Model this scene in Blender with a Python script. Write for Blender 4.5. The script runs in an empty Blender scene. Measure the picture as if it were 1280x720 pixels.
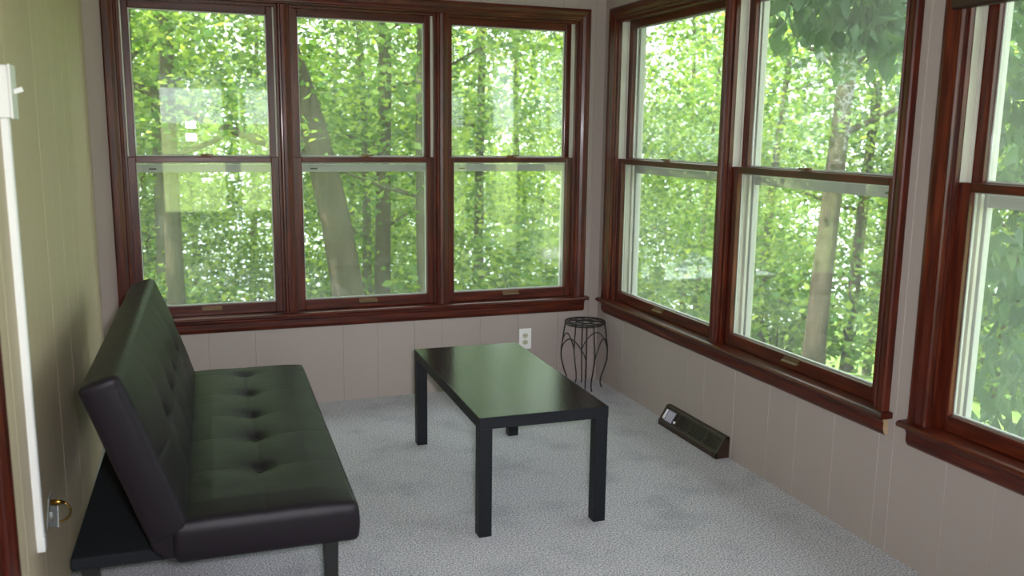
import bpy, bmesh, math, random
import numpy as np
from mathutils import Vector, Matrix
random.seed(7)
C = bpy.context.scene.collection
PI = math.pi

# ------------------------------------------------------------------ helpers
def link(o, parent=None):
    C.objects.link(o)
    if parent: o.parent = parent
    return o

def tag(o, label=None, cat=None, group=None, kind=None):
    if label: o['label'] = label
    if cat: o['category'] = cat
    if group: o['group'] = group
    if kind: o['kind'] = kind
    return o

def thing(name, label, cat, loc=(0, 0, 0), rz=0, group=None, kind=None):
    o = bpy.data.objects.new(name, None)
    o.empty_display_size = .1
    link(o); o.location = loc; o.rotation_euler = (0, 0, rz)
    return tag(o, label, cat, group, kind)

def obj(name, bm, mat, parent=None, smooth=False, bevel=0, recalc=True, seg=2):
    if recalc: bmesh.ops.recalc_face_normals(bm, faces=bm.faces)
    me = bpy.data.meshes.new(name); bm.to_mesh(me); bm.free()
    if smooth:
        for p in me.polygons: p.use_smooth = True
    me.materials.append(mat)
    o = bpy.data.objects.new(name, me); link(o, parent)
    if bevel:
        b = o.modifiers.new('bevel', 'BEVEL'); b.width = bevel; b.segments = seg; b.limit_method = 'ANGLE'; b.angle_limit = .6
        b.harden_normals = False
    return o

def box(bm, a, b, M=None):
    x0, y0, z0 = a; x1, y1, z1 = b
    vs = [bm.verts.new(v) for v in ((x0,y0,z0),(x1,y0,z0),(x1,y1,z0),(x0,y1,z0),(x0,y0,z1),(x1,y0,z1),(x1,y1,z1),(x0,y1,z1))]
    for f in ((3,2,1,0),(4,5,6,7),(0,1,5,4),(1,2,6,5),(2,3,7,6),(3,0,4,7)): bm.faces.new([vs[i] for i in f])
    if M is not None:
        for v in vs: v.co = M @ v.co
    return vs

def tube(bm, pts, rad, n=8, cap=True):
    pts = [Vector(p) for p in pts]
    if not hasattr(rad, '__len__'): rad = [rad]*len(pts)
    rings = []; up = None
    for i, p in enumerate(pts):
        d = (pts[min(i+1, len(pts)-1)] - pts[max(i-1, 0)]).normalized()
        if up is None:
            up = Vector((0, 0, 1)) if abs(d.z) < .9 else Vector((1, 0, 0))
        s = d.cross(up).normalized(); up = s.cross(d).normalized()
        rings.append([bm.verts.new(p + rad[i]*(math.cos(2*PI*k/n)*s + math.sin(2*PI*k/n)*up)) for k in range(n)])
    for a, b in zip(rings, rings[1:]):
        for k in range(n): bm.faces.new((a[k], a[(k+1) % n], b[(k+1) % n], b[k]))
    if cap:
        bm.faces.new(rings[0][::-1]); bm.faces.new(rings[-1])

def torus(bm, c, R, r, axis='z', n=40, m=8, a0=0, a1=2*PI):
    full = abs(a1-a0-2*PI) < 1e-6
    rings = []
    for i in range(n + (0 if full else 1)):
        a = a0+(a1-a0)*i/n; ring = []
        for k in range(m):
            b = 2*PI*k/m; q = R+r*math.cos(b)
            p = {'z': (q*math.cos(a), q*math.sin(a), r*math.sin(b)), 'y': (q*math.cos(a), r*math.sin(b), q*math.sin(a))}[axis]
            ring.append(bm.verts.new(Vector(c)+Vector(p)))
        rings.append(ring)
    L = len(rings)
    for i in range(L if full else L-1):
        a, b = rings[i], rings[(i+1) % L]
        for k in range(m): bm.faces.new((a[k], a[(k+1) % m], b[(k+1) % m], b[k]))
    if not full:
        bm.faces.new(rings[0][::-1]); bm.faces.new(rings[-1])

def prism(bm, poly, a, b, f):
    """poly: 2D outline, swept from a to b; f(p, q, t) -> 3D"""
    A = [bm.verts.new(f(p, q, a)) for p, q in poly]; B = [bm.verts.new(f(p, q, b)) for p, q in poly]
    n = len(poly)
    for i in range(n): bm.faces.new((A[i], A[(i+1) % n], B[(i+1) % n], B[i]))
    bm.faces.new(A[::-1]); bm.faces.new(B)

# ------------------------------------------------------------------ materials
def newmat(name):
    m = bpy.data.materials.new(name); m.use_nodes = True
    nt = m.node_tree; nt.nodes.clear()
    out = nt.nodes.new('ShaderNodeOutputMaterial')
    return m, nt, out

def N(nt, typ, **kw):
    n = nt.nodes.new(typ)
    for k, v in kw.items():
        if k in n.inputs: n.inputs[k].default_value = v
        else: setattr(n, k, v)
    return n

def noise(nt, scale=(1, 1, 1), ns=5., detail=4., space='Object'):
    tc = N(nt, 'ShaderNodeTexCoord'); mp = N(nt, 'ShaderNodeMapping'); mp.inputs['Scale'].default_value = scale
    no = N(nt, 'ShaderNodeTexNoise'); no.inputs['Scale'].default_value = ns; no.inputs['Detail'].default_value = detail
    nt.links.new(tc.outputs[space], mp.inputs['Vector']); nt.links.new(mp.outputs[0], no.inputs['Vector'])
    return no

def ramp(nt, src, stops):
    r = N(nt, 'ShaderNodeValToRGB')
    while len(r.color_ramp.elements) < len(stops): r.color_ramp.elements.new(.5)
    for e, (p, c) in zip(r.color_ramp.elements, stops): e.position = p; e.color = (*c, 1)
    nt.links.new(src, r.inputs[0]); return r

def bump(nt, src, strength=.2, dist=.01):
    b = N(nt, 'ShaderNodeBump'); b.inputs['Strength'].default_value = strength; b.inputs['Distance'].default_value = dist
    nt.links.new(src, b.inputs['Height']); return b

def simple(name, col, rough=.5, spec=.5, metal=0, coat=0, bumpy=None, var=None):
    m, nt, out = newmat(name)
    p = N(nt, 'ShaderNodeBsdfPrincipled'); p.inputs['Base Color'].default_value = (*col, 1)
    p.inputs['Roughness'].default_value = rough; p.inputs['Specular IOR Level'].default_value = spec
    p.inputs['Metallic'].default_value = metal; p.inputs['Coat Weight'].default_value = coat; p.inputs['Coat Roughness'].default_value = .08
    nt.links.new(p.outputs[0], out.inputs[0])
    if var:
        no = noise(nt, var[0], var[1]); k = var[2]
        r = ramp(nt, no.outputs['Fac'], [(.3, tuple(c*(1-k) for c in col)), (.7, tuple(c*(1+k) for c in col))])
        nt.links.new(r.outputs[0], p.inputs['Base Color'])
    if bumpy:
        no = noise(nt, bumpy[0], bumpy[1], 5); b = bump(nt, no.outputs['Fac'], bumpy[2], bumpy[3]); nt.links.new(b.outputs[0], p.inputs['Normal'])
    return m

def wood(name, scale):
    m, nt, out = newmat(name)
    p = N(nt, 'ShaderNodeBsdfPrincipled', Roughness=.36); p.inputs['Specular IOR Level'].default_value = .35; p.inputs['Coat Weight'].default_value = .08; p.inputs['Coat Roughness'].default_value = .12
    no = noise(nt, scale, 9, 6)
    r = ramp(nt, no.outputs['Fac'], [(.25, (.022, .0028, .0014)), (.5, (.062, .0080, .0028)), (.75, (.125, .021, .0062))])
    nt.links.new(r.outputs[0], p.inputs['Base Color'])
    b = bump(nt, no.outputs['Fac'], .12, .004); nt.links.new(b.outputs[0], p.inputs['Normal'])
    nt.links.new(p.outputs[0], out.inputs[0]); return m

WV = wood('cherry_wood_vertical', (6, 6, .5)); WX = wood('cherry_wood_along_x', (.5, 6, 6)); WY = wood('cherry_wood_along_y', (6, .5, 6))
WHITE = simple('white_jamb_paint', (.50, .49, .43), .5, .4, var=((3, 3, 1), 6, .10))
ALU = simple('storm_frame_white', (.44, .45, .43), .45)
PAINT = simple('taupe_wall_paint', (.345, .292, .268), .75, .25, bumpy=((1, 1, .25), 160, .25, .0015), var=((1, 1, .4), 2.2, .035))
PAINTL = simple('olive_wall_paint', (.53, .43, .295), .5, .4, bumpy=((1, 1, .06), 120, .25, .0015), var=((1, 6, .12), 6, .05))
CEIL = simple('ceiling_paint', (.7, .68, .64), .9, .2)
EXT = simple('exterior_siding', (.45, .43, .4), .8, .2)
PLASTIC = simple('white_plastic', (.78, .78, .76), .4)
IVORY = simple('ivory_plastic', (.52, .5, .36), .4)
DARK = simple('dark_slot', (.01, .01, .01), .8)
BRASS = simple('aged_brass', (.60, .33, .07), .25, metal=1)
OLDBRASS = simple('tarnished_latch', (.16, .10, .05), .45, metal=.6)
STEEL = simple('dull_plate', (.42, .44, .42), .5, metal=.5)
RAW = simple('raw_wood', (.42, .30, .17), .8, .2)
TLEG = simple('black_leg_foil', (.0055, .0065, .0095), .5, .3, bumpy=((1, 1, .05), 90, .15, .0008))
IRON = simple('black_iron', (.012, .012, .012), .45, .5)
BLKFAB = simple('black_fabric', (.010, .012, .015), .85, .2, bumpy=((1, 1, 1), 600, .3, .001))
LEGBLK = simple('black_leg', (.006, .006, .006), .5)
VENTM = simple('brown_enamel', (.030, .016, .011), .4, .5)
VENTIN = simple('vent_shadow_brown', (.012, .008, .006), .6)
STICKL = simple('lilac_sticker', (.30, .27, .40), .5)
STICKW = simple('white_sticker', (.75, .74, .80), .5)

def leather():
    m, nt, out = newmat('brown_faux_leather')
    p = N(nt, 'ShaderNodeBsdfPrincipled', Roughness=.44); p.inputs['Base Color'].default_value = (.0115, .0088, .0115, 1); p.inputs['Specular IOR Level'].default_value = .15
    v = N(nt, 'ShaderNodeTexVoronoi'); v.inputs['Scale'].default_value = 420
    tc = N(nt, 'ShaderNodeTexCoord'); nt.links.new(tc.outputs['Object'], v.inputs['Vector'])
    b = bump(nt, v.outputs['Distance'], .25, .0008)
    no = noise(nt, (1, 1, 1), 9, 3); b2 = bump(nt, no.outputs['Fac'], .25, .01); nt.links.new(b.outputs[0], b2.inputs['Normal'])
    nt.links.new(b2.outputs[0], p.inputs['Normal']); nt.links.new(p.outputs[0], out.inputs[0]); return m
LEATHER = leather()

def carpet():
    m, nt, out = newmat('grey_carpet')
    p = N(nt, 'ShaderNodeBsdfPrincipled', Roughness=.95); p.inputs['Specular IOR Level'].default_value = .1
    p.inputs['Sheen Weight'].default_value = .1
    a = noise(nt, (1, 1, 1), 170, 3); b = noise(nt, (1, 1, 1), 4.5, 6)
    r1 = ramp(nt, a.outputs['Fac'], [(.34, (.17, .165, .18)), (.5, (.40, .39, .425)), (.66, (.66, .65, .70))])
    r2 = ramp(nt, b.outputs['Fac'], [(.30, (.78, .79, .80)), (.5, (1, 1, .99)), (.68, (1.0, 1.0, 1.0))])
    mx = N(nt, 'ShaderNodeMix', data_type='RGBA', blend_type='MULTIPLY'); mx.inputs[0].default_value = 1
    nt.links.new(r1.outputs[0], mx.inputs[6]); nt.links.new(r2.outputs[0], mx.inputs[7]); nt.links.new(mx.outputs[2], p.inputs['Base Color'])
    bb = bump(nt, a.outputs['Fac'], .5, .004); nt.links.new(bb.outputs[0], p.inputs['Normal'])
    nt.links.new(p.outputs[0], out.inputs[0]); return m
CARPET = carpet()

def blackwood():
    m, nt, out = newmat('black_brown_foil')
    p = N(nt, 'ShaderNodeBsdfPrincipled', Roughness=.15); p.inputs['Base Color'].default_value = (.0065, .0065, .008, 1); p.inputs['Specular IOR Level'].default_value = .25
    p.inputs['IOR'].default_value = 1.55
    tc = N(nt, 'ShaderNodeTexCoord'); mp = N(nt, 'ShaderNodeMapping'); mp.inputs['Scale'].default_value = (1, .13, 1)
    no0 = N(nt, 'ShaderNodeTexNoise'); no0.inputs['Scale'].default_value = 5; no0.inputs['Detail'].default_value = 2
    w = N(nt, 'ShaderNodeTexWave', wave_type='BANDS', bands_direction='X'); w.inputs['Scale'].default_value = 22; w.inputs['Distortion'].default_value = 6; w.inputs['Detail'].default_value = 2; w.inputs['Detail Scale'].default_value = 1.5
    nt.links.new(tc.outputs['Object'], mp.inputs['Vector']); nt.links.new(mp.outputs[0], w.inputs['Vector'])
    r = ramp(nt, w.outputs['Fac'], [(.0, (0, 0, 0)), (.22, (1, 1, 1))])
    b = bump(nt, r.outputs[0], .13, .0006); nt.links.new(b.outputs[0], p.inputs['Normal'])
    rr = N(nt, 'ShaderNodeMapRange'); rr.inputs[3].default_value = .24; rr.inputs[4].default_value = .17
    nt.links.new(r.outputs[0], rr.inputs[0]); nt.links.new(rr.outputs[0], p.inputs['Roughness'])
    nt.links.new(p.outputs[0], out.inputs[0]); return m
BLKWOOD = blackwood()

def glass(name, dust, refl, tint=(.93, .96, .93)):
    m, nt, out = newmat(name)
    tr = N(nt, 'ShaderNodeBsdfTransparent'); tr.inputs[0].default_value = (*tint, 1)
    gl = N(nt, 'ShaderNodeBsdfGlossy', Roughness=.0); gl.inputs[0].default_value = (1, 1, 1, 1)
    # two-sided Schlick reflectance, so both faces of the pane reflect alike
    ge = N(nt, 'ShaderNodeNewGeometry'); dp = N(nt, 'ShaderNodeVectorMath', operation='DOT_PRODUCT')
    nt.links.new(ge.outputs['Normal'], dp.inputs[0]); nt.links.new(ge.outputs['Incoming'], dp.inputs[1])
    ab = N(nt, 'ShaderNodeMath', operation='ABSOLUTE'); nt.links.new(dp.outputs['Value'], ab.inputs[0])
    om = N(nt, 'ShaderNodeMath', operation='SUBTRACT'); om.inputs[0].default_value = 1; nt.links.new(ab.outputs[0], om.inputs[1])
    pw = N(nt, 'ShaderNodeMath', operation='POWER'); pw.inputs[1].default_value = 5; nt.links.new(om.outputs[0], pw.inputs[0])
    ml = N(nt, 'ShaderNodeMath', operation='MULTIPLY_ADD'); ml.inputs[1].default_value = .9; ml.inputs[2].default_value = .045*refl; ml.use_clamp = True
    nt.links.new(pw.outputs[0], ml.inputs[0])
    mx = N(nt, 'ShaderNodeMixShader'); nt.links.new(ml.outputs[0], mx.inputs[0]); nt.links.new(tr.outputs[0], mx.inputs[1]); nt.links.new(gl.outputs[0], mx.inputs[2])
    dt = N(nt, 'ShaderNodeBsdfTranslucent'); dt.inputs[0].default_value = (.9, .92, .88, 1)
    no = noise(nt, (1, 1, 1), 2.2, 5); r = ramp(nt, no.outputs['Fac'], [(.3, (dust*.5,)*3), (.75, (dust*1.6,)*3)])
    m2 = N(nt, 'ShaderNodeMixShader'); nt.links.new(r.outputs[0], m2.inputs[0]); nt.links.new(mx.outputs[0], m2.inputs[1]); nt.links.new(dt.outputs[0], m2.inputs[2])
    nt.links.new(m2.outputs[0], out.inputs[0]); return m
GLASS = glass('window_glass', .05, 2.0)
STORM = glass('storm_glass', .035, .8)

def leafmat(name, stops, trans=.55, gloss=.35):
    m, nt, out = newmat(name)
    ge = N(nt, 'ShaderNodeNewGeometry')
    r = ramp(nt, ge.outputs['Random Per Island'], stops)
    p = N(nt, 'ShaderNodeBsdfPrincipled', Roughness=gloss); p.inputs['Specular IOR Level'].default_value = .5
    t = N(nt, 'ShaderNodeBsdfTranslucent')
    br = N(nt, 'ShaderNodeMix', data_type='RGBA', blend_type='MULTIPLY'); br.inputs[0].default_value = 1; br.inputs[7].default_value = (2.1, 1.75, 1.0, 1)
    nt.links.new(r.outputs[0], p.inputs['Base Color']); nt.links.new(r.outputs[0], br.inputs[6]); nt.links.new(br.outputs[2], t.inputs[0])
    mx = N(nt, 'ShaderNodeMixShader'); mx.inputs[0].default_value = trans
    nt.links.new(p.outputs[0], mx.inputs[1]); nt.links.new(t.outputs[0], mx.inputs[2]); nt.links.new(mx.outputs[0], out.inputs[0]); return m
LEAF = leafmat('forest_leaf', [(0, (.040, .100, .026)), (.5, (.100, .210, .048)), (1, (.30, .42, .10))], .55, .26)
LEAFB = leafmat('broad_leaf', [(0, (.05, .12, .07)), (1, (.11, .22, .12))], .5, .3)
BARK = simple('grey_bark', (.060, .046, .034), .9, .2, bumpy=((1, 1, .2), 30, .7, .03), var=((1, 1, .3), 8, .35))
BARKP = simple('pale_bark', (.10, .086, .066), .9, .2, bumpy=((1, 1, .2), 30, .5, .02), var=((1, 1, .3), 8, .3))

def groundmat():
    m, nt, out = newmat('forest_ground')
    p = N(nt, 'ShaderNodeBsdfPrincipled', Roughness=.95); p.inputs['Specular IOR Level'].default_value = .1
    no = noise(nt, (1, 1, 1), 1.6, 8)
    r = ramp(nt, no.outputs['Fac'], [(.3, (.07, .12, .03)), (.5, (.14, .24, .05)), (.62, (.16, .20, .08)), (.75, (.20, .34, .08))])
    nt.links.new(r.outputs[0], p.inputs['Base Color']); nt.links.new(p.outputs[0], out.inputs[0]); return m
GROUND = groundmat()
LAWN = simple('mown_grass', (.33, .42, .13), .9, .1, var=((1, 1, 1), 6, .25))
WALK = simple('pale_concrete', (.68, .64, .58), .9, .1, var=((1, 1, 1), 5, .1))

# ------------------------------------------------------------------ room shell
W = -2.66; YR = -5.30; H = 2.44; T = .17
Z0, Z1 = .505, 2.045           # window rough opening: stool top to head
BACK_OPEN = [(-2.515, -1.79), (-1.73, -.98), (-.92, -.165)]
RIGHT_OPEN = [(-.160, -1.210), (-1.270, -2.275), (-2.510, -3.515), (-3.575, -4.580)]

def wall(name, f, u0, u1, opens, grooves, mat, label, mat_face=None):
    """f(u, d, z) maps wall coordinates (d = 0 is the room face, d > 0 outward)"""
    bm = bmesh.new()
    # room face as boards with small V grooves
    cuts = {u0: 'e', u1: 'e'}
    for a, b in opens: cuts[min(a, b)] = 'e'; cuts[max(a, b)] = 'e'
    for g in grooves:
        if u0 < g < u1 and all(abs(g-k) > .012 for k in cuts): cuts[g] = 'g'
    us = sorted(cuts); gw, gd = .0022, .0022
    def inop(u): return any(min(a, b) < u < max(a, b) for a, b in opens)
    for a, b in zip(us, us[1:]):
        aa = a + (gw if cuts[a] == 'g' else 0); bb = b - (gw if cuts[b] == 'g' else 0)
        zr = [(0, Z0-.02), (Z1, H)] if inop((a+b)/2) else [(0, H)]
        for z0, z1 in zr:
            bm.faces.new([bm.verts.new(f(*q)) for q in ((aa, 0, z0), (bb, 0, z0), (bb, 0, z1), (aa, 0, z1))])
            for e, g, s in ((a, aa, 1), (b, bb, -1)):
                if cuts[e] == 'g': bm.faces.new([bm.verts.new(f(*q)) for q in ((e, gd, z0), (g, 0, z0), (g, 0, z1), (e, gd, z1))])
    # core of the wall behind the boards
    segs = []; cur = u0
    for a, b in sorted([(min(o), max(o)) for o in opens]):
        segs.append((cur, a, 0, H)); segs.append((a, b, 0, Z0-.02)); segs.append((a, b, Z1, H)); cur = b
    segs.append((cur, u1, 0, H))
    for a, b, z0, z1 in segs:
        if b-a > 1e-4:
            vs = [bm.verts.new(f(*q)) for q in ((a,.0024,z0),(b,.0024,z0),(b,T,z0),(a,T,z0),(a,.0024,z1),(b,.0024,z1),(b,T,z1),(a,T,z1))]
            for q in ((3,2,1,0),(4,5,6,7),(0,1,5,4),(1,2,6,5),(2,3,7,6),(3,0,4,7)): bm.faces.new([vs[i] for i in q])
    o = obj(name, bm, mat, recalc=False)
    return tag(o, label, 'wall', kind='structure')

fB = lambda u, d, z: Vector((u, d, z))
fR = lambda u, d, z: Vector((d, u, z))
fL = lambda u, d, z: Vector((W-d, u, z))
fK = lambda u, d, z: Vector((u, YR-d, z))
GB = [-2.40, -2.177, -1.949, -1.785, -1.498, -1.312, -1.107, -.952, -.728, -.50, -.257, -.06]
GR = [-.10, -.33, -.52, -.80, -1.02, -1.173, -1.42, -1.669, -1.85, -2.07, -2.30, -2.367, -2.60, -2.787, -2.95, -3.2, -3.5, -3.8, -4.1]
GL = [-.242, -.70, -.918, -1.22, -1.60, -2.08, -2.33, -2.472]
wall('wall_back', fB, W-T, T, BACK_OPEN, GB, PAINT, 'taupe panelled wall under and around the triple window')
wall('wall_right', fR, YR, 0, RIGHT_OPEN, GR, PAINT, 'taupe panelled right wall with the vent at its foot')
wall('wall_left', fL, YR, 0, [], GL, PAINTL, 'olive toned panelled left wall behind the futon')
wall('wall_rear', fK, W-T, T, BACK_OPEN[:2], GB, PAINT, 'taupe panelled wall behind the viewer')
bm = bmesh.new(); box(bm, (W-T, YR-T, -.12), (T, T, 0))
tag(obj('floor', bm, CARPET), 'light grey cut pile carpet floor', 'floor', kind='structure')
bm = bmesh.new(); box(bm, (W-.6, YR-.6, H), (.6, .6, H+.12))
tag(obj('ceiling', bm, CEIL), 'flat ceiling over the sunroom', 'ceiling', kind='structure')

# ------------------------------------------------------------------ windows
def fbox(bm, f, u0, u1, d0, d1, z0, z1):
    vs = [bm.verts.new(f(*q)) for q in ((u0,d0,z0),(u1,d0,z0),(u1,d1,z0),(u0,d1,z0),(u0,d0,z1),(u1,d0,z1),(u1,d1,z1),(u0,d1,z1))]
    for q in ((3,2,1,0),(4,5,6,7),(0,1,5,4),(1,2,6,5),(2,3,7,6),(3,0,4,7)): bm.faces.new([vs[i] for i in q])

def fframe(bm, f, u0, u1, d0, d1, z0, z1, ws, wt, wb):
    """four members of a rectangular frame"""
    fbox(bm, f, u0, u0+ws, d0, d1, z0, z1); fbox(bm, f, u1-ws, u1, d0, d1, z0, z1)
    fbox(bm, f, u0+ws, u1-ws, d0, d1, z1-wt, z1); fbox(bm, f, u0+ws, u1-ws, d0, d1, z0, z0+wb)

def fpane(bm, f, u0, u1, d, z0, z1, dt=None):
    e = d if dt is None else dt
    bm.faces.new([bm.verts.new(f(*q)) for q in ((u0,d,z0),(u1,d,z0),(u1,e,z1),(u0,e,z1))])

def grain(o, HM):
    """stiles keep the upright grain, rails (built after them) run along the wall"""
    o.data.materials.append(HM)
    for i, p in enumerate(o.data.polygons):
        if i >= 12: p.material_index = 1

wi = [0]
def hung_window(f, a, b, HM, label, stile=.046, valance=False):
    u0, u1 = min(a, b), max(a, b); wi[0] += 1
    c = f((u0+u1)/2, .05, Z0)
    t = thing('window_%d' % wi[0], label, 'window', (0, 0, 0), kind='structure')
    # wooden stops on the jambs and head
    bm = bmesh.new(); sw = .011
    fbox(bm, f, u0, u0+sw, 0, .017, Z0, Z1); fbox(bm, f, u1-sw, u1, 0, .017, Z0, Z1); fbox(bm, f, u0+sw, u1-sw, 0, .017, Z1-.012, Z1)
    fbox(bm, f, u0, u0+.012, .017, .019, Z0, Z1); fbox(bm, f, u1-.012, u1, .017, .019, Z0, Z1)
    fbox(bm, f, u0, u1, .019, .060, Z1-.008, Z1)
    obj('stop', bm, WV, t, bevel=.002)
    # white jamb liner
    bm = bmesh.new()
    for s, e in ((u0, 1), (u1, -1)):
        x = sorted((s, s+e*.006)); fbox(bm, f, x[0], x[1], .019, T, Z0-.02, Z1)
        x = sorted((s, s+e*.016)); fbox(bm, f, x[0], x[1], .055, .063, Z0, Z1)
        x = sorted((s, s+e*.022)); fbox(bm, f, x[0], x[1], .104, .118, Z0, Z1)
    fbox(bm, f, u0, u1, .060, T, Z1-.006, Z1)
    fbox(bm, f, u0, u1, .058, T+.02, Z0-.02, Z0-.002)
    obj('jamb_liner', bm, WHITE, t, bevel=.001)
    s0, s1 = u0+.006, u1-.006; st = stile-.006
    # upper sash, further out
    bm = bmesh.new(); fframe(bm, f, s0, s1, .065, .102, 1.270, Z1-.006, st, .038, .034)
    up = obj('upper_sash', bm, WV, t, bevel=.003); grain(up, HM)
    g = .006
    bm = bmesh.new(); fframe(bm, f, s0+st-.001, s1-st+.001, .086, .094, 1.303, Z1-.043, g, g, g)
    obj('glazing_bead', bm, ALU, up)
    bm = bmesh.new(); fpane(bm, f, s0+st, s1-st, .081, 1.300, Z1-.040, .090); obj('glass_pane', bm, GLASS, up)
    # lower sash, nearer
    bm = bmesh.new()
    fbox(bm, f, s0, s0+st, .021, .056, Z0, 1.302); fbox(bm, f, s1-st, s1, .021, .056, Z0, 1.302)
    fbox(bm, f, s0+st, s1-st, .021, .056, Z0, .558); fbox(bm, f, s0+st, s1-st, .021, .056, 1.274, 1.302)
    lo = obj('lower_sash', bm, WV, t, bevel=.003); grain(lo, HM)
    bm = bmesh.new(); fframe(bm, f, s0+st-.001, s1-st+.001, .042, .050, .557, 1.275, g, g, g)
    obj('glazing_bead', bm, ALU, lo)
    bm = bmesh.new(); fpane(bm, f, s0+st, s1-st, .041, .558, 1.275); obj('glass_pane', bm, GLASS, lo)
    # sash lock on the meeting rail
    um = (u0+u1)/2
    bm = bmesh.new()
    fbox(bm, f, um-.032, um+.032, .024, .050, 1.302, 1.306)
    poly = [(um-.020, .040), (um-.016, .028), (um, .024), (um+.016, .028), (um+.020, .040), (um, .048)]
    prism(bm, poly, 1.306, 1.316, lambda p, q, z: f(p, q, z))
    fbox(bm, f, um+.006, um+.040, .018, .026, 1.309, 1.316)
    obj('sash_lock', bm, OLDBRASS, lo, bevel=.0015)
    bm = bmesh.new()
    hw = .048
    fbox(bm, f, um-hw, um+hw, .016, .0212, .536, .552)
    prism(bm, [(.0205, .536), (.004, .530), (.001, .534), (.004, .538), (.0205, .543)], um-hw, um+hw, lambda p, q, u: f(u, p, q))
    for k in (-1, 1): fbox(bm, f, um+k*.028-.004, um+k*.028+.004, .0150, .0165, .545, .549)
    obj('lift_handle', bm, OLDBRASS, lo, bevel=.001)
    # white storm window outside
    bm = bmesh.new()
    fframe(bm, f, u0+.006, u1-.006, .125, .150, Z0-.002, Z1-.006, .022, .022, .024)
    fbox(bm, f, u0+.028, u1-.028, .127, .146, 1.222, 1.262)
    for k in (-1, 1):
        v = um+k*(u1-u0)*.34; fbox(bm, f, v-.020, v+.020, .120, .127, 1.246, 1.254)
    so = obj('storm_frame', bm, ALU, t, bevel=.0015)
    bm = bmesh.new(); fpane(bm, f, u0+.028, u1-.028, .138, Z0+.02, Z1-.028); obj('storm_pane', bm, STORM, so)
    for k in (-1,):
        v = um+k*(u1-u0)*.34
        bm = bmesh.new(); fbox(bm, f, v-.018, v+.018, .1235, .1268, 1.236, 1.242); obj('latch_slot', bm, DARK, so)
    return t

PROF = [(0, .014), (.004, .019), (.010, .0205), (.014, .0175), (.020, .0185), (.034, .0245), (.050, .0275), (.060, .0270), (.066, .0225), (.068, .014), (.068, 0), (0, 0)]
ti = [0]
def casing_set(f, a, b, mulls, WH, label, wl=.068, wr=.068, stool_ext=.018, raw_end=False):
    u0, u1 = min(a, b), max(a, b); ti[0] += 1
    t = thing('trim_%d' % ti[0], label, 'window trim', kind='structure')
    def side(inner, sgn, w, top):
        bm = bmesh.new(); P = [(p*w/.068, q) for p, q in PROF]
        A = [bm.verts.new(f(inner+sgn*p, -q, Z0)) for p, q in P]; B = [bm.verts.new(f(inner+sgn*p, -q, Z1+p*.068/w)) for p, q in P]
        n = len(P)
        for i in range(n): bm.faces.new((A[i], A[(i+1) % n], B[(i+1) % n], B[i]))
        bm.faces.new(A[::-1]); bm.faces.new(B)
        obj('side_casing', bm, WV, t)
    side(u0, -1, wl, True); side(u1, 1, wr, True)
    bm = bmesh.new()
    A = [bm.verts.new(f(u0-p*wl/.068, -q, Z1+p)) for p, q in PROF]; B = [bm.verts.new(f(u1+p*wr/.068, -q, Z1+p)) for p, q in PROF]
    n = len(PROF)
    for i in range(n): bm.faces.new((A[i], A[(i+1) % n], B[(i+1) % n], B[i]))
    bm.faces.new(A[::-1]); bm.faces.new(B)
    obj('head_casing', bm, WH, t)
    for m0, m1 in mulls:
        x0, x1 = min(m0, m1), max(m0, m1); w = x1-x0
        bm = bmesh.new()
        poly = [(x0, .010), (x0+.006, .016), (x0+.012, .0165), (x0+.017, .0225), (x0+w/2, .025), (x1-.017, .0225), (x1-.012, .0165), (x1-.006, .016), (x1, .010), (x1, -T+.01), (x0, -T+.01)]
        prism(bm, poly, Z0, Z1, lambda p, q, z: f(p, -q, z))
        obj('mullion_casing', bm, WV, t)
    e0, e1 = u0-wl-stool_ext, u1+wr+stool_ext
    bm = bmesh.new()
    poly = [(-.020, Z0), (.040, Z0), (.049, Z0-.003), (.053, Z0-.011), (.049, Z0-.019), (.040, Z0-.022), (-.020, Z0-.022)]
    prism(bm, poly, e0, e1, lambda p, q, u: f(u, -p, q))
    obj('stool', bm, WH, t, bevel=.001)
    bm = bmesh.new(); fbox(bm, f, u0, u1, .0, .062, Z0-.022, Z0-.0005); obj('sill', bm, WH, t)
    bm = bmesh.new()
    poly = [(0, Z0-.022), (.026, Z0-.022), (.026, Z0-.032), (.021, Z0-.040), (.021, .438), (.016, .426), (.009, .418), (0, .418)]
    prism(bm, poly, e0+.018, e1-.018, lambda p, q, u: f(u, -p, q))
    obj('apron', bm, WH, t)
    if raw_end:
        bm = bmesh.new()
        prism(bm, [(p*.96, q+.001) for p, q in poly], e0+.0172, e0+.0178, lambda p, q, u: f(u, -p, q))
        ra = obj('apron_end', bm, RAW, t); ra['label'] = 'unstained pale sawn end of the apron'
    return t

lab = ['left sash window of the back wall, beside the futon', 'middle sash window of the back wall', 'right sash window of the back wall, above the outlet']
for (a, b), l in zip(BACK_OPEN, lab): hung_window(fB, a, b, WX, l, .046)
lab = ['sash window on the right wall nearest the corner', 'sash window on the right wall above the brown vent', 'sash window at the right edge behind the wall gap', 'sash window on the right wall beside the viewer']
for (a, b), l in zip(RIGHT_OPEN, lab): hung_window(fR, a, b, WY, l, .053)
lab = ['window on the left wall side behind the viewer', 'second window behind the viewer']
for (a, b), l in zip(BACK_OPEN[:2], lab): hung_window(fK, a, b, WX, l, .046)
casing_set(fB, -2.515, -.165, [(-1.79, -1.73), (-.98, -.92)], WX, 'cherry wood casing and sill around the three back windows')
casing_set(fR, -.160, -2.275, [(-1.21, -1.27)], WY, 'cherry wood casing and sill around the twin right windows', wl=.060, wr=.070, raw_end=True)
casing_set(fR, -2.510, -4.580, [(-3.515, -3.575)], WY, 'cherry wood casing and sill at the right edge', wl=.068, wr=.070)
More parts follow.
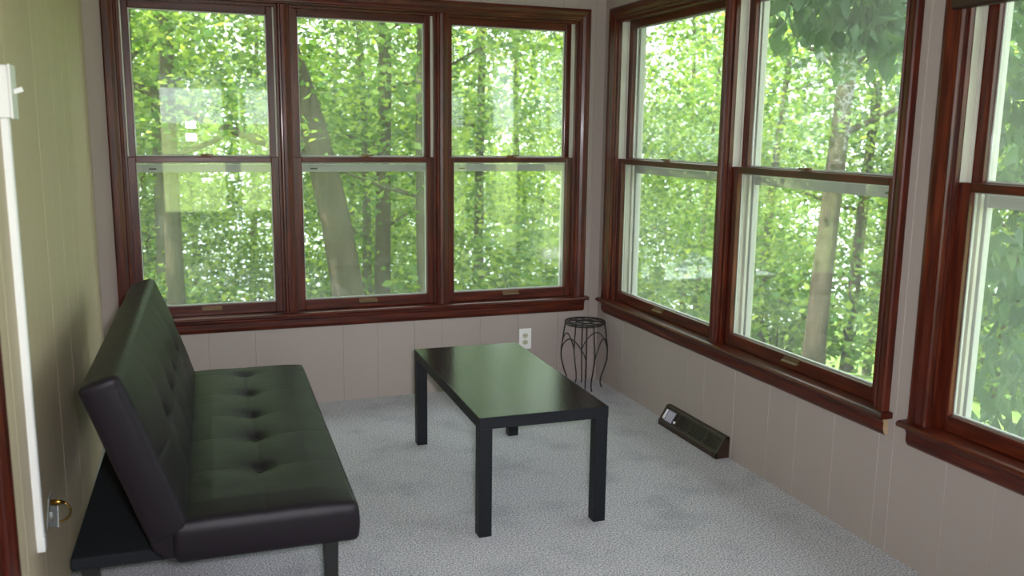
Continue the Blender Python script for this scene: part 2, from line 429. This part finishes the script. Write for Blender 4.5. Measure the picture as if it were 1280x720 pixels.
casing_set(fK, -2.515, -.98, [(-1.79, -1.73)], WX, 'cherry wood casing around the windows behind the viewer')
# wooden head rail / valance inside the top of the window at the right edge
t = thing('window_shade', 'dark brown shade head rail across the top of the rightmost window', 'window shade', (-.02, -2.98, 1.82))
bm = bmesh.new(); poly = [(.010, 0), (-.012, 0), (-.019, .006), (-.020, .09), (-.016, .098), (.010, .098)]
prism(bm, poly, -.522, .50, lambda p, q, u: Vector((p+.0, u, q+.002))); obj('valance', bm, simple('dark_brown_wood', (.030, .014, .009), .4, var=((5, .5, 5), 8, .3)), t, bevel=.002)

# door casing at the left edge of the picture
t = thing('door_1', 'dark red door and casing at the lower left edge', 'door', kind='structure')
bm = bmesh.new(); prism(bm, PROF, 0, 2.05, lambda p, q, z: fL(-2.635+p*1.15, -q, z)); obj('side_casing', bm, WV, t)
bm = bmesh.new(); prism(bm, PROF, 0, 2.05, lambda p, q, z: fL(-3.42-p*1.15, -q, z)); obj('side_casing', bm, WV, t)
bm = bmesh.new(); fbox(bm, fL, -3.498, -2.557, -.024, 0, 2.05, 2.12); obj('head_casing', bm, WY, t, bevel=.003)
bm = bmesh.new(); fbox(bm, fL, -3.42, -2.635, -.008, 0, .005, 2.05); d = obj('door_panel', bm, WV, t, bevel=.002)
bm = bmesh.new(); tube(bm, [fL(-3.33, -.008, .95), fL(-3.33, -.05, .95)], [.012, .025], 16); obj('door_knob', bm, BRASS, d)

# ------------------------------------------------------------------ coffee table
t = thing('coffee_table', 'low black rectangular coffee table with a glossy wood grain top', 'coffee table', (-1.058, -1.293, 0), -.0238)
tw, tl, th, lg, sl = .4976/2, 1.053/2, .449, .0503, .0440
bm = bmesh.new(); box(bm, (-tw, -tl, th-sl), (tw, tl, th)); top = obj('tabletop', bm, BLKWOOD, t, bevel=.0015)
top.data.materials.append(TLEG)
for p in top.data.polygons:
    if p.normal.z < .5: p.material_index = 1
for sx in (-1, 1):
    for sy in (-1, 1):
        bm = bmesh.new(); x = sorted((sx*tw, sx*(tw-lg))); y = sorted((sy*tl, sy*(tl-lg)))
        e = .001
        box(bm, (x[0]+e, y[0]+e, 0), (x[1]-e, y[1]-e, th-sl)); obj('leg', bm, TLEG, t, bevel=.0015)

# ------------------------------------------------------------------ futon
def cushion(bm, L, D, Th, nx, ny, nz, rnd, tuft_rows, tdepth, pillow, seamx=True, M=Matrix.Identity(4), dome=False):
    """cushion along local y (length L), x depth D, z thickness Th; the tufted face is +z"""
    idx = {}
    def vert(i, j, k):
        key = (i, j, k)
        if key in idx: return idx[key]
        x = -D/2+D*i/nx; y = -L/2+L*j/ny; z = -Th/2+Th*k/nz
        cx = max(-D/2+rnd, min(D/2-rnd, x)); cy = max(-L/2+rnd, min(L/2-rnd, y)); cz = max(-Th/2+rnd, min(Th/2-rnd, z))
        v = Vector((x-cx, y-cy, z-cz))
        if v.length > 1e-9:
            m = max(abs(v.x), abs(v.y), abs(v.z)); v = v.normalized()*m
        p = Vector((cx, cy, cz))+v
        ex = min(1, (D/2-abs(x))/.10); ey = min(1, (L/2-abs(y))/.10); w = (max(0, ex)*max(0, ey))**.5
        if dome: w = (1-(2*x/D)**2)*max(0, 1-(2*y/L)**8)
        if k >= nz*.5:
            top = (k/nz-.5)*2
            dz = pillow*w
            for tx, ty in tuft_rows:
                r2 = ((x-tx)**2+(y-ty)**2)
                dz -= tdepth*math.exp(-r2/(2*.024**2)) + tdepth*.65*math.exp(-r2/(2*.062**2))
                if seamx: dz -= .0012*math.exp(-((y-ty)/.006)**2)*w
                dz -= .0022*math.exp(-((y-ty)/.045)**2)*w
            dz -= .0022*math.exp(-((x-tuft_rows[0][0])/.005)**2)
            p.z += dz*top
        # slight bulge of the sides
        if abs(x) > D/2-1e-6: p.x += math.copysign(.006, x)*(1-(2*z/Th)**2)
        if abs(y) > L/2-1e-6: p.y += math.copysign(.006, y)*(1-(2*z/Th)**2)
        idx[key] = bm.verts.new(M @ p); return idx[key]
    def quad(a, b, c, d): bm.faces.new([vert(*q) for q in (a, b, c, d)])
    for i in range(nx):
        for j in range(ny):
            quad((i, j, nz), (i+1, j, nz), (i+1, j+1, nz), (i, j+1, nz)); quad((i, j, 0), (i, j+1, 0), (i+1, j+1, 0), (i+1, j, 0))
    for i in range(nx):
        for k in range(nz):
            quad((i, 0, k), (i+1, 0, k), (i+1, 0, k+1), (i, 0, k+1)); quad((i, ny, k), (i, ny, k+1), (i+1, ny, k+1), (i+1, ny, k))
    for j in range(ny):
        for k in range(nz):
            quad((0, j, k), (0, j, k+1), (0, j+1, k+1), (0, j+1, k)); quad((nx, j, k), (nx, j+1, k), (nx, j+1, k+1), (nx, j, k+1))

fu = thing('futon', 'dark brown faux leather futon with tufted seat and leaning back by the left wall', 'futon', (-2.20, -1.50, 0), -.025)
L = 1.585
TY = [.65, .36, .08, -.17, -.46]
# seat: local x from -.13 to .385
M = Matrix.Translation((.1425, 0, .350))
bm = bmesh.new(); cushion(bm, L, .485, .112, 84, 230, 8, .012, [(-.006, y) for y in TY], .015, .021, True, M)
seat = obj('seat_cushion', bm, LEATHER, fu, smooth=True)
ax = Vector((-.325, 0, .9457)); nrm = Vector((.9457, 0, .325))   # up the back, and its front normal
topc = Vector((-2.462+2.20, 0, .806)); cen = topc - ax*.2275
R = Matrix(((-ax.x, 0, nrm.x, cen.x), (0, 1, 0, 0), (-ax.z, 0, nrm.z, cen.z), (0, 0, 0, 1)))
bm = bmesh.new(); cushion(bm, L, .455, .104, 80, 230, 8, .014, [(.02, y) for y in TY], .014, .030, True, R, True)
back = obj('backrest_cushion', bm, LEATHER, fu, smooth=True)
for par, X, zz, MM in ((seat, -.006, .0, M), (back, .02, .0, R)):
    for y in TY:
        bm = bmesh.new(); bmesh.ops.create_uvsphere(bm, u_segments=14, v_segments=8, radius=.010)
        Th = .112 if par is seat else .104
        for v in bm.verts:
            v.co = MM @ (Vector((v.co.x, v.co.y, v.co.z*.45)) + Vector((X, y, Th/2+(.019 if par is seat else .030)-.0250)))
        obj('tuft_button', bm, LEATHER, par, smooth=True)
# piping round the near end faces
for par, MM, D, Th in ((seat, M, .485, .112), (back, R, .455, .104)):
    for s in (-1, 1):
        bm = bmesh.new(); y = s*(L/2-.006); pts = []
        for i in range(31):
            x = -D/2+.02+(D-.04)*i/30; w = (max(0, min(1, (D/2-abs(x))/.10))*max(0, (L/2-abs(y))/.10))**.5
            pts.append(MM @ Vector((x, y-s*.001, Th/2-.0045+(.004*w if par is seat else 0))))
        tube(bm, pts, .0022, 6); obj('piping', bm, LEATHER, par, smooth=True)
# folded hinge cover between seat and back
for s in (-1, 1):
    bm = bmesh.new()
    pts = [(-.165, .372), (-.160, .335), (-.125, .305), (-.098, .303), (-.096, .375), (-.115, .40)]
    prism(bm, pts, s*(L/2-.012), s*(L/2-.10), lambda p, q, y: Vector((p, y, q)))
    hc = obj('hinge_cover', bm, LEATHER, fu, bevel=.008, seg=3)
# base platform behind and under the back
bm = bmesh.new(); box(bm, (-.372, -.690, .262), (-.06, .70, .298)); obj('base_platform', bm, BLKFAB, fu, bevel=.008, seg=3)
bm = bmesh.new()
box(bm, (-.06, -.60, .275), (.30, -.56, .309)); box(bm, (-.06, .60, .275), (.30, .56, .309)); box(bm, (.26, -.60, .275), (.30, .60, .309))
obj('under_frame', bm, LEGBLK, fu)
for x, y, zt in ((.315, -.705, .312), (.315, .69, .312), (-.325, -.655, .263), (-.325, .66, .263)):
    bm = bmesh.new()
    vs = box(bm, (x-.022, y-.020, 0), (x+.022, y+.020, zt))
    for v in vs:
        if v.co.z < .01: v.co.x = x+(v.co.x-x)*.72; v.co.y = y+(v.co.y-y)*.72
    obj('leg', bm, LEGBLK, fu, bevel=.002)

# ------------------------------------------------------------------ plant stand
ps = thing('plant_stand', 'black wrought iron plant stand with curved legs in the corner', 'plant stand', (-.155, -.165, 0))
hh = .388; rx = math.radians(-20.1)
def pol(r, a, z): return Vector((r*math.cos(a+rx), r*math.sin(a+rx), z))
bm = bmesh.new(); torus(bm, (0, 0, hh), .112, .0042); torus(bm, (0, 0, hh-.014), .104, .003); obj('top_ring', bm, IRON, ps, smooth=True)
bm = bmesh.new()
for k in range(3):
    a = k*PI/3+.3; tube(bm, [pol(.110, a, hh-.004), pol(.035, a, hh-.006)], .003, 6); tube(bm, [pol(.110, a+PI, hh-.004), pol(.035, a+PI, hh-.006)], .003, 6)
torus(bm, (0, 0, hh-.005), .035, .003)
for k in range(6):
    a = k*PI/3+.3+PI/6; c = pol(.073, a, hh-.005)
    torus(bm, c, .034, .0026, n=20, m=6)
obj('scroll_grate', bm, IRON, ps, smooth=True)
def legpt(a, s):
    """s 0 at the ring .. 1 at the floor"""
    pr = [(0, .110), (.2, .121), (.42, .132), (.55, .131), (.70, .116), (.84, .098), (.92, .094), (1, .104)]
    for (a0, r0), (a1, r1) in zip(pr, pr[1:]):
        if s <= a1:
            u = (s-a0)/(a1-a0); u = u*u*(3-2*u)*.5+u*.5; return pol(r0+(r1-r0)*u, a, hh*(1-s)+.002*s)
    return pol(.104, a, .002)
AN = [0, 92, 112, 180, 271, 292]
for d in AN:
    bm = bmesh.new(); a = math.radians(d)
    tube(bm, [legpt(a, i/30) for i in range(31)], .0038, 8); obj('leg', bm, IRON, ps, smooth=True)
for a0, a1 in ((0, 92), (112, 180), (180, 271), (292, 360)):
    bm = bmesh.new(); pts = []
    for i in range(25):
        u = i/24; a = math.radians(a0+(a1-a0)*u); s = .52-.30*math.sin(PI*u)**.7
        p = legpt(a, s); pts.append(p)
    tube(bm, pts, .0030, 6); obj('arch', bm, IRON, ps, smooth=True)

# ------------------------------------------------------------------ floor register
vt = thing('floor_vent', 'brown metal baseboard vent with a sticker at the foot of the right wall', 'vent', (0, -1.145, 0))
yl = .262
bm = bmesh.new()
prism(bm, [(-.001, .002), (-.070, .002), (-.070, .024), (-.022, .100), (-.001, .100)], -yl, -yl+.010, lambda p, q, y: Vector((p, y, q)))
prism(bm, [(-.001, .002), (-.070, .002), (-.070, .024), (-.022, .100), (-.001, .100)], yl-.010, yl, lambda p, q, y: Vector((p, y, q)))
box(bm, (-.024, -yl, .092), (-.001, yl, .100)); box(bm, (-.070, -yl, .002), (-.064, yl, .026))
sd = Vector((.048, 0, .076)).normalized(); sn = Vector((-.845, 0, .534))
def sl_pt(s, y, o=0): return Vector((-.070, y, .024))+sd*s+sn*o
def slab(bm, s0, s1, y0, y1, o0, o1):
    vs = [bm.verts.new(sl_pt(*q)) for q in ((s0,y0,o0),(s1,y0,o0),(s1,y1,o0),(s0,y1,o0),(s0,y0,o1),(s1,y0,o1),(s1,y1,o1),(s0,y1,o1))]
    for q in ((3,2,1,0),(4,5,6,7),(0,1,5,4),(1,2,6,5),(2,3,7,6),(3,0,4,7)): bm.faces.new([vs[i] for i in q])
slab(bm, 0, .012, -yl, yl, -.004, .001); slab(bm, .078, .090, -yl, yl, -.004, .001)
slab(bm, 0, .09, -yl, -yl+.014, -.004, .001); slab(bm, 0, .09, yl-.014, yl, -.004, .001)
obj('housing', bm, VENTM, vt, bevel=.001)
bm = bmesh.new(); slab(bm, .006, .084, -yl+.010, yl-.010, -.022, -.018); obj('damper', bm, VENTIN, vt)
for k in range(5):
    bm = bmesh.new(); s = .016+k*.0135; slab(bm, s, s+.004, -yl+.012, yl-.012, -.014, -.001); obj('louvre', bm, VENTM, vt)
for y in (-.13, 0, .12):
    bm = bmesh.new(); slab(bm, .010, .080, y-.003, y+.003, -.010, .0); obj('divider', bm, VENTM, vt)
bm = bmesh.new(); slab(bm, .014, .072, .150, .218, .0012, .0018); st = obj('sticker', bm, STICKL, vt); st['label'] = 'lilac sticker with a white bar'
bm = bmesh.new(); slab(bm, .018, .070, .222, .240, .0012, .0020); obj('sticker_bar', bm, STICKW, st)
bm = bmesh.new(); slab(bm, .022, .034, .122, .140, .0012, .0018); obj('sticker_corner', bm, STICKW, st)
bm = bmesh.new()
for k in range(4): slab(bm, .020, .066, .160+k*.014, .163+k*.014, .0018, .0021)
obj('sticker_print', bm, STICKW, st)

# ------------------------------------------------------------------ outlet on the back wall
ou = thing('wall_outlet', 'white duplex outlet on the back wall behind the coffee table', 'outlet', (-.457, -.001, .271))
bm = bmesh.new(); box(bm, (-.0375, -.006, -.060), (.0375, 0, .060)); obj('cover_plate', bm, PLASTIC, ou, bevel=.003)
for s in (-1, 1):
    bm = bmesh.new()
    poly = [(.0165*math.cos(a), max(-.0135, min(.0135, .0165*math.sin(a)))) for a in [2*PI*k/28 for k in range(28)]]
    prism(bm, poly, -.0085, -.0055, lambda p, q, y: Vector((p, y, q+s*.0195))); r = obj('receptacle', bm, IVORY, ou)
    bm = bmesh.new()
    for k, hgt in ((-.0065, .009), (.0065, .0075)): box(bm, (k-.0013, -.0089, s*.0195+.002-hgt/2), (k+.0013, -.0084, s*.0195+.002+hgt/2))
    box(bm, (-.002, -.0089, s*.0195-.010), (.002, -.0084, s*.0195-.006)); obj('slot', bm, DARK, r)
bm = bmesh.new(); tube(bm, [(0, -.0075, 0), (0, -.0055, 0)], .003, 10); obj('screw', bm, STEEL, ou)

# ------------------------------------------------------------------ surface wiring on the left wall
sw = thing('light_switch', 'white surface light switch box high on the left wall', 'light switch', (W, -2.205, 1.520))
bm = bmesh.new(); box(bm, (.0, -.037, -.062), (.030, .037, .062)); obj('switch_box', bm, PLASTIC, sw, bevel=.004)
bm = bmesh.new(); box(bm, (.030, -.039, -.064), (.036, .039, .064)); pl_ = obj('cover_plate', bm, PLASTIC, sw, bevel=.002)
bm = bmesh.new()
vs = box(bm, (0, -.004, -.006), (.022, .004, .006)); 
for v in vs: v.co = Matrix.Rotation(-.35, 4, 'Y') @ v.co + Vector((.034, 0, .0))
obj('toggle', bm, PLASTIC, sw, bevel=.0015)
rc = thing('cord_cover', 'white vertical wire channel running down the left wall from the switch', 'wire channel', (W, -2.185, .35))
bm = bmesh.new(); prism(bm, [(0, -.013), (.015, -.013), (.0185, -.009), (.0185, .009), (.015, .013), (0, .013)], 0, 1.108, lambda p, q, z: Vector((p, q, z))); obj('channel', bm, PLASTIC, rc)
bm = bmesh.new(); box(bm, (0, -.0145, -.012), (.0200, .0145, .030)); obj('end_cap', bm, PLASTIC, rc, bevel=.002)

bp = thing('wall_bracket', 'bent grey metal plate with a brass ring low on the left wall', 'wall bracket', (W, -1.985, .355))
bm = bmesh.new()
box(bm, (.001, -.035, -.070), (.004, .030, .060), Matrix.Rotation(.10, 4, 'Y')); 
obj('back_plate', bm, STEEL, bp, bevel=.001)
bm = bmesh.new(); box(bm, (.006, -.030, -.030), (.0095, .020, .030), Matrix.Translation((.006,0,-.008)) @ Matrix.Rotation(-.30, 4, 'X') @ Matrix.Rotation(.55, 4, 'Z')); box(bm, (.002, -.006, -.008), (.012, .006, .008)); obj('hinged_plate', bm, STEEL, bp, bevel=.001)
bm = bmesh.new()
pts = [(.008, 0, .034), (.030, 0, .034), (.045, 0, .030)]
tube(bm, pts, [.0085, .0075, .0035], 12)
R_ = .030
arc = [(.030+.028*math.cos(a), 0, .004+.029*math.sin(a)) for a in [math.radians(62-k*9) for k in range(23)]]
tube(bm, [(.045, 0, .030)]+arc, .0032, 10)
br = obj('brass_ring', bm, BRASS, bp, smooth=True); br['label'] = 'open brass ring'

# ------------------------------------------------------------------ outside
CAM = Vector((-2.2484, -4.6669, 1.4385)); YAW, PITCH, ROLL, FPX = .3511, -.1729, .012, 1112.95
fwd = Vector((math.sin(YAW)*math.cos(PITCH), math.cos(YAW)*math.cos(PITCH), math.sin(PITCH)))
rt0 = Vector((math.cos(YAW), -math.sin(YAW), 0)); up0 = rt0.cross(fwd)
rt = math.cos(ROLL)*rt0 + math.sin(ROLL)*up0; up = math.cos(ROLL)*up0 - math.sin(ROLL)*rt0
def spot(u, v, D):
    d = rt*((u-640)/FPX) - up*((v-360)/FPX) + fwd
    return CAM + d.normalized()*D
def gz(x, y):
    """height of the ground outside: drops away into the woods"""
    d = max(0, math.hypot(max(0, x), max(0, y)) - 1.0)
    return -.75 - .115*min(d, 5) - .27*min(max(0, d-5), 60) + .10*math.sin(x*.7+1)*math.cos(y*.6)*min(1, d/3)

bm = bmesh.new(); nx, ny = 90, 90; V = {}
for i in range(nx+1):
    for j in range(ny+1):
        x = -60+140*i/nx; y = -45+115*j/ny; V[i, j] = bm.verts.new((x, y, gz(x, y)))
for i in range(nx):
    for j in range(ny):
        bm.faces.new((V[i, j], V[i+1, j], V[i+1, j+1], V[i, j+1]))
g = obj('ground', bm, GROUND, smooth=True); tag(g, 'leafy sloping forest floor outside the windows', 'ground', kind='structure')
bm = bmesh.new()
for v in box(bm, (-40, -46, -.75), (30, YR-.9, -.70)):
    if v.co.y < -20: v.co.z += 3.6
box(bm, (-45, YR-.9, -.75), (-6.5, 45, -.70))
tag(obj('lawn', bm, LAWN), 'sunny mown lawn behind and left of the house', 'lawn', kind='structure')
bm = bmesh.new(); box(bm, (-20, -8.5, -.74), (22, -7.4, -.40))
tag(obj('path', bm, WALK), 'pale concrete walk across the rear lawn', 'path', kind='structure')

def leafmesh(name, centers, spread, per, size, rng, flat=.35, droop=.25, wide=1):
    """leaves scattered around cluster centres; each a folded blade of its own"""
    c = np.repeat(np.array(centers), per, axis=0); n = len(c)
    off = rng.normal(size=(n, 3))*np.array([1, 1, flat])*spread*.55
    P = c+off
    az = rng.uniform(0, 2*PI, n); tilt = rng.normal(0, .45, n)-droop
    d = np.stack([np.cos(az)*np.cos(tilt), np.sin(az)*np.cos(tilt), np.sin(tilt)], 1)
    roll = rng.normal(0, .7, n)
    s0 = np.stack([-np.sin(az), np.cos(az), np.zeros(n)], 1); u0 = np.cross(s0, d)
    s = s0*np.cos(roll)[:, None]+u0*np.sin(roll)[:, None]; u = np.cross(s, d)
    L = size*rng.uniform(.6, 1.25, n)[:, None]; Wd = L*rng.uniform(.32, .45, n)[:, None]*wide
    v0 = P; v3 = P+d*L-u*L*.12
    v1 = P+d*L*.38+s*Wd+u*L*.07; v2 = P+d*L*.38-s*Wd+u*L*.07
    v4 = P+d*L*.72+s*Wd*.62; v5 = P+d*L*.72-s*Wd*.62
    vm = P+d*L*.55
    verts = np.stack([v0, v1, v4, v3, v5, v2], 1).reshape(-1, 3)
    b = (np.arange(n)*6)[:, None]
    tri = np.stack([b+np.array([0, 1, 2, 3]), b+np.array([0, 3, 4, 5])], 1).reshape(-1, 4)
    me = bpy.data.meshes.new(name)
    me.vertices.add(len(verts)); me.vertices.foreach_set('co', verts.astype(np.float32).ravel())
    me.loops.add(tri.size); me.loops.foreach_set('vertex_index', tri.astype(np.int32).ravel())
    me.polygons.add(len(tri)); me.polygons.foreach_set('loop_start', np.arange(0, tri.size, 4, dtype=np.int32)); me.polygons.foreach_set('loop_total', np.full(len(tri), 4, np.int32))
    me.update(); me.validate()
    return me

def trunkmesh(name, h, r, lean, rng, mat, branches=9, bz=(.18, .9)):
    bm = bmesh.new(); pts = []; rad = []
    for i in range(13):
        s = i/12; pts.append(Vector((lean[0]*s*s+.10*math.sin(3*s+r*40), lean[1]*s*s+.08*math.sin(4*s+2), h*s-.3))); rad.append(r*(1-.72*s)*(1.25 if i == 0 else 1))
    tube(bm, pts, rad, 12)
    tips = []
    for k in range(branches):
        s = rng.uniform(*bz); i = int(s*12); p = pts[i]; a = rng.uniform(0, 2*PI); l = rng.uniform(1.2, 2.6)*(1.1-s*.5)
        q = [p + Vector((math.cos(a), math.sin(a), .25+.15*u))*l*u + Vector((.1*math.sin(5*u+k), .1*math.cos(4*u+k), 0))*u for u in (0, .25, .5, .75, 1)]
        tube(bm, q, [r*.36*(1-s*.4), r*.28, r*.2, r*.12, r*.05], 6); tips += q[2:]
    me_o = obj(name, bm, mat, smooth=True); me = me_o.data; bpy.data.objects.remove(me_o)
    return me, pts, tips

rng = np.random.default_rng(5)
def crown(rx_, rz_, zc, n, rng, tips=()):
    c = []
    while len(c) < n:
        p = rng.uniform(-1, 1, 3); q = (p**2).sum()
        if q > 1 or q < .10: continue
        c.append((p[0]*rx_, p[1]*rx_, zc+p[2]*rz_))
    return c + [tuple(t_) for t_ in tips]

templates = []
for k in range(5):
    h = 8.5; mt = BARK if k % 2 else BARKP
    tm, pts, tips = trunkmesh('trunk', h, (.09, .07, .08, .06, .10)[k], (rng.uniform(-.6, .6), rng.uniform(-.6, .6)), rng, mt)
    cs = crown(2.1, 3.6, 4.3, 130, rng, tips)
    lm = leafmesh('foliage', cs, .55, 76, .085, rng); lm.materials.append(LEAF); templates.append((tm, lm))
far = []
for k in range(2):
    tm, pts, tips = trunkmesh('trunk', 11, .16, (.4, .3), rng, BARK)
    cs = crown(3.0, 5.2, 6.0, 150, rng, tips); lm = leafmesh('foliage', cs, .8, 46, .14, rng); lm.materials.append(LEAF); far.append((tm, lm))
shr = []
for k in range(3):
    bm = bmesh.new()
    for a in range(7):
        an = a*.9+k; tube(bm, [(0, 0, -.1), (.3*math.cos(an), .3*math.sin(an), .5), (.7*math.cos(an), .7*math.sin(an), 1.0)], [.012, .009, .004], 6)
    o_ = obj('stem', bm, BARK, smooth=True); sm = o_.data; bpy.data.objects.remove(o_)
    cs = crown(1.25, .75, .75, 46, rng); lm = leafmesh('foliage', cs, .45, 46, .10, rng); lm.materials.append(LEAF); shr.append((sm, lm))

def plant(name, tm, lm, x, y, rz, sc, label, cat, group=None, pn='trunk', dz=0):
    r = thing(name, label, cat, (x, y, gz(x, y)+dz), rz, group); r.scale = (sc, sc, sc)
    a = bpy.data.objects.new(pn, tm); link(a, r); b = bpy.data.objects.new('foliage', lm); link(b, r); return r

# trees standing where the photograph shows their trunks
def single(u, v, D, r, h, lean, mat, label, z0=1.2, ncl=60, crx=1.9, branches=6, name='forest_tree', leafs=65, sz=.085):
    p = spot(u, v, D); x, y = p.x, p.y
    tm, pts, tips = trunkmesh('trunk', h, r, lean, rng, mat, branches, (.35, .95))
    cs = []
    for q in crown(crx, h*.36, h*.62, ncl, rng):
        i = min(12, max(0, int(q[2]/h*12))); cs.append((q[0]+pts[i].x, q[1]+pts[i].y, q[2]))
    lm = leafmesh('foliage', cs + [tuple(t_) for t_ in tips], .6, leafs, sz, rng); lm.materials.append(LEAF)
    return plant(name, tm, lm, x, y, 0, 1, label, 'tree')
single(205, 160, 12.5, .12, 9, (-.2, .3), BARKP, 'slim tree with a grey trunk seen through the upper left window')
single(228, 290, 10.5, .11, 8, (-.1, .3), BARK, 'dark upright tree trunk seen low through the left back window')
single(178, 290, 9.0, .10, 8, (.1, .0), BARK, 'thin dark tree at the left edge of the left back window')
single(432, 370, 9.5, .19, 8, (-2.6, .4), BARK, 'thick leaning tree trunk seen through the middle back window', ncl=70)
single(487, 300, 11.5, .12, 9, (-.1, .2), BARK, 'straight tree trunk right of the leaning one in the middle back window')
single(530, 330, 10.5, .07, 7, (.2, .2), BARKP, 'slender pale tree at the right edge of the middle back window')
single(606, 250, 13.5, .09, 9, (.1, .2), BARK, 'thin tree faintly seen through the right back window')
single(1043, 250, 10.5, .13, 9, (0, 0), BARK, 'tall grey tree standing straight beyond the twin right windows', branches=10)
single(1085, 250, 13.5, .10, 8, (.2, .2), BARK, 'smaller tree behind the tall grey one on the right')

# hickory with broad drooping leaves close to the right wall
hx, hy = 2.9, -2.6
hk = thing('broadleaf_tree', 'near tree with broad drooping leaves hanging at the upper right panes', 'tree', (hx, hy, gz(hx, hy)))
bm = bmesh.new(); base = gz(hx, hy)
tube(bm, [(0, 0, -.2), (.05, .03, 1.5), (0, .1, 3.2), (.1, .1, 5)], [.13, .11, .09, .05], 12)
targets = []
for u in range(985, 1150, 24):
    for v in (-60, -34, -8, 16, 36):
        if v > (u-985)*.55-4 and v > 0: continue
        for D in (5.0, 5.5): targets.append(spot(u+rng.uniform(-9, 9), v+rng.uniform(-9, 9), D))
for u, v in ((1100, 52), (1120, 40), (1128, 62), (1060, 44), (1040, 28)): targets.append(spot(u, v, 5.1))
for u in range(1225, 1400, 22):
    for v in range(-80, 560, 42):
        if rng.uniform() < .8: targets.append(spot(u+rng.uniform(-9, 9)+(abs(v-200)*.02), v+rng.uniform(-12, 12), rng.uniform(4.2, 5.2)))
tl_ = [t_-Vector((hx, hy, base)) for t_ in targets]
for t_ in tl_[::6]:
    s = Vector((0, .08, max(.8, min(4.4, t_.z-.2)))); m = (s+t_)/2+Vector((0, 0, .25)); tube(bm, [s, m, t_+Vector((0, 0, .04))], [.022, .012, .004], 6)
obj('trunk', bm, BARK, hk, smooth=True)
lm = leafmesh('foliage', [tuple(t_) for t_ in tl_], .24, 16, .115, rng, flat=.6, droop=1.1, wide=.7); lm.materials.append(LEAFB)
b = bpy.data.objects.new('foliage', lm); link(b, hk)

# forest filling the view
def fill(n, d0, d1, tmpl, lab, grp, name, amin, amax, mind, smin, smax, dz=0, cat='tree', pn='trunk'):
    placed = []; tries = 0
    while len(placed) < n and tries < 6000:
        tries += 1
        a = math.radians(rng.uniform(amin, amax)); D = math.sqrt(rng.uniform(d0*d0, d1*d1))
        x = -1+D*math.sin(a); y = -2+D*math.cos(a)
        if x < 2.6 and y < 3.2: continue
        if any((x-p[0])**2+(y-p[1])**2 < mind*mind for p in placed): continue
        placed.append((x, y)); k = len(placed)-1; tm, lm = tmpl[k % len(tmpl)]
        plant(name, tm, lm, x, y, rng.uniform(0, 2*PI), rng.uniform(smin, smax), lab, cat, grp, pn, dz)
fill(20, 9.5, 17, templates, 'leafy green tree in the woods outside the windows', 'trees in the nearer woods', 'leafy_tree', -12, 80, 2.9, .8, 1.05, -.5)
fill(16, 18, 28, templates, 'green tree standing deep in the woods', 'trees deeper in the woods', 'woodland_tree', -14, 84, 5.4, 1.3, 1.6, -.5)
fill(14, 30, 46, far, 'tall tree at the far side of the woods', 'trees at the far side of the woods', 'distant_tree', -16, 86, 8.2, 1.4, 1.7, -1)
fill(16, 8, 14, shr, 'low green bush on the forest floor', 'bushes on the forest floor', 'forest_bush', -12, 80, 2.2, .8, 1.3, 0, 'bush', 'stem')
for k, (x, y, sc_) in enumerate(((-4.6, 8.5, 1.2), (-6.2, 12.5, 1.5), (-9.5, 8.0, 1.5), (-7.5, 17.0, 1.7), (-12.0, 13.0, 1.7))):  # added out of view to keep sun off the left woods
    tm, lm = templates[k]
    plant('added_shade_tree', tm, lm, x, y, k*1.9, sc_, 'leafy tree added out of view to shade the left side of the woods', 'tree', 'shade trees added left of the windows')
for k in range(9):  # row added behind the viewer to darken reflections in the panes
    x = -22+5.6*k; y = -40-2.5*(k % 2); tm, lm = far[k % 2]
    r_ = plant('added_yard_tree', tm, lm, x, y, k*1.3, .8, 'green tree added at the far edge of the rear lawn to darken reflections', 'tree', 'trees added behind the rear lawn')
    r_.location.z = 2.2

# ------------------------------------------------------------------ light
sun = bpy.data.lights.new('sun', 'SUN'); sun.energy = 10.5; sun.angle = .01; sun.color = (1, .95, .86)
so = link(bpy.data.objects.new('sun', sun)); sdv = Vector((-.62, -.06, .78)).normalized()
so.rotation_euler = (sdv).to_track_quat('Z', 'Y').to_euler(); so.location = (-10, 6, 20)
w = bpy.data.worlds.new('sky'); bpy.context.scene.world = w; w.use_nodes = True
nt = w.node_tree; bg = nt.nodes['Background']; bg.inputs[0].default_value = (.86, .94, 1.0, 1); bg.inputs[1].default_value = 3.6
fl = bpy.data.lights.new('camera_flash', 'AREA'); fl.shape = 'RECTANGLE'; fl.size = .09; fl.size_y = .06; fl.energy = 19.5; fl.spread = math.radians(105); fl.color = (.95, .92, 1.0)
fo = link(bpy.data.objects.new('camera_flash', fl)); fo.location = CAM + rt*.065 + up*.045 + fwd*.03

# ------------------------------------------------------------------ camera
cd = bpy.data.cameras.new('camera'); cam = link(bpy.data.objects.new('camera', cd))
cam.matrix_world = Matrix(((rt.x, up.x, -fwd.x, CAM.x), (rt.y, up.y, -fwd.y, CAM.y), (rt.z, up.z, -fwd.z, CAM.z), (0, 0, 0, 1)))
fo.rotation_euler = cam.matrix_world.to_euler()
cd.sensor_width = 36; cd.lens = FPX/1280*36; cd.clip_start = .02; cd.clip_end = 300
cd.dof.use_dof = True; cd.dof.focus_distance = 3.9; cd.dof.aperture_fstop = 3.2
sc = bpy.context.scene; sc.camera = cam
sc.view_settings.view_transform = 'Standard'; sc.view_settings.look = 'None'; sc.view_settings.gamma = 1; sc.view_settings.exposure = .6
sc.view_settings.use_curve_mapping = False
cy = sc.cycles; cy.use_denoising = True; cy.max_bounces = 10; cy.diffuse_bounces = 5; cy.glossy_bounces = 4; cy.transparent_max_bounces = 24; cy.transmission_bounces = 6
cy.sample_clamp_indirect = 8
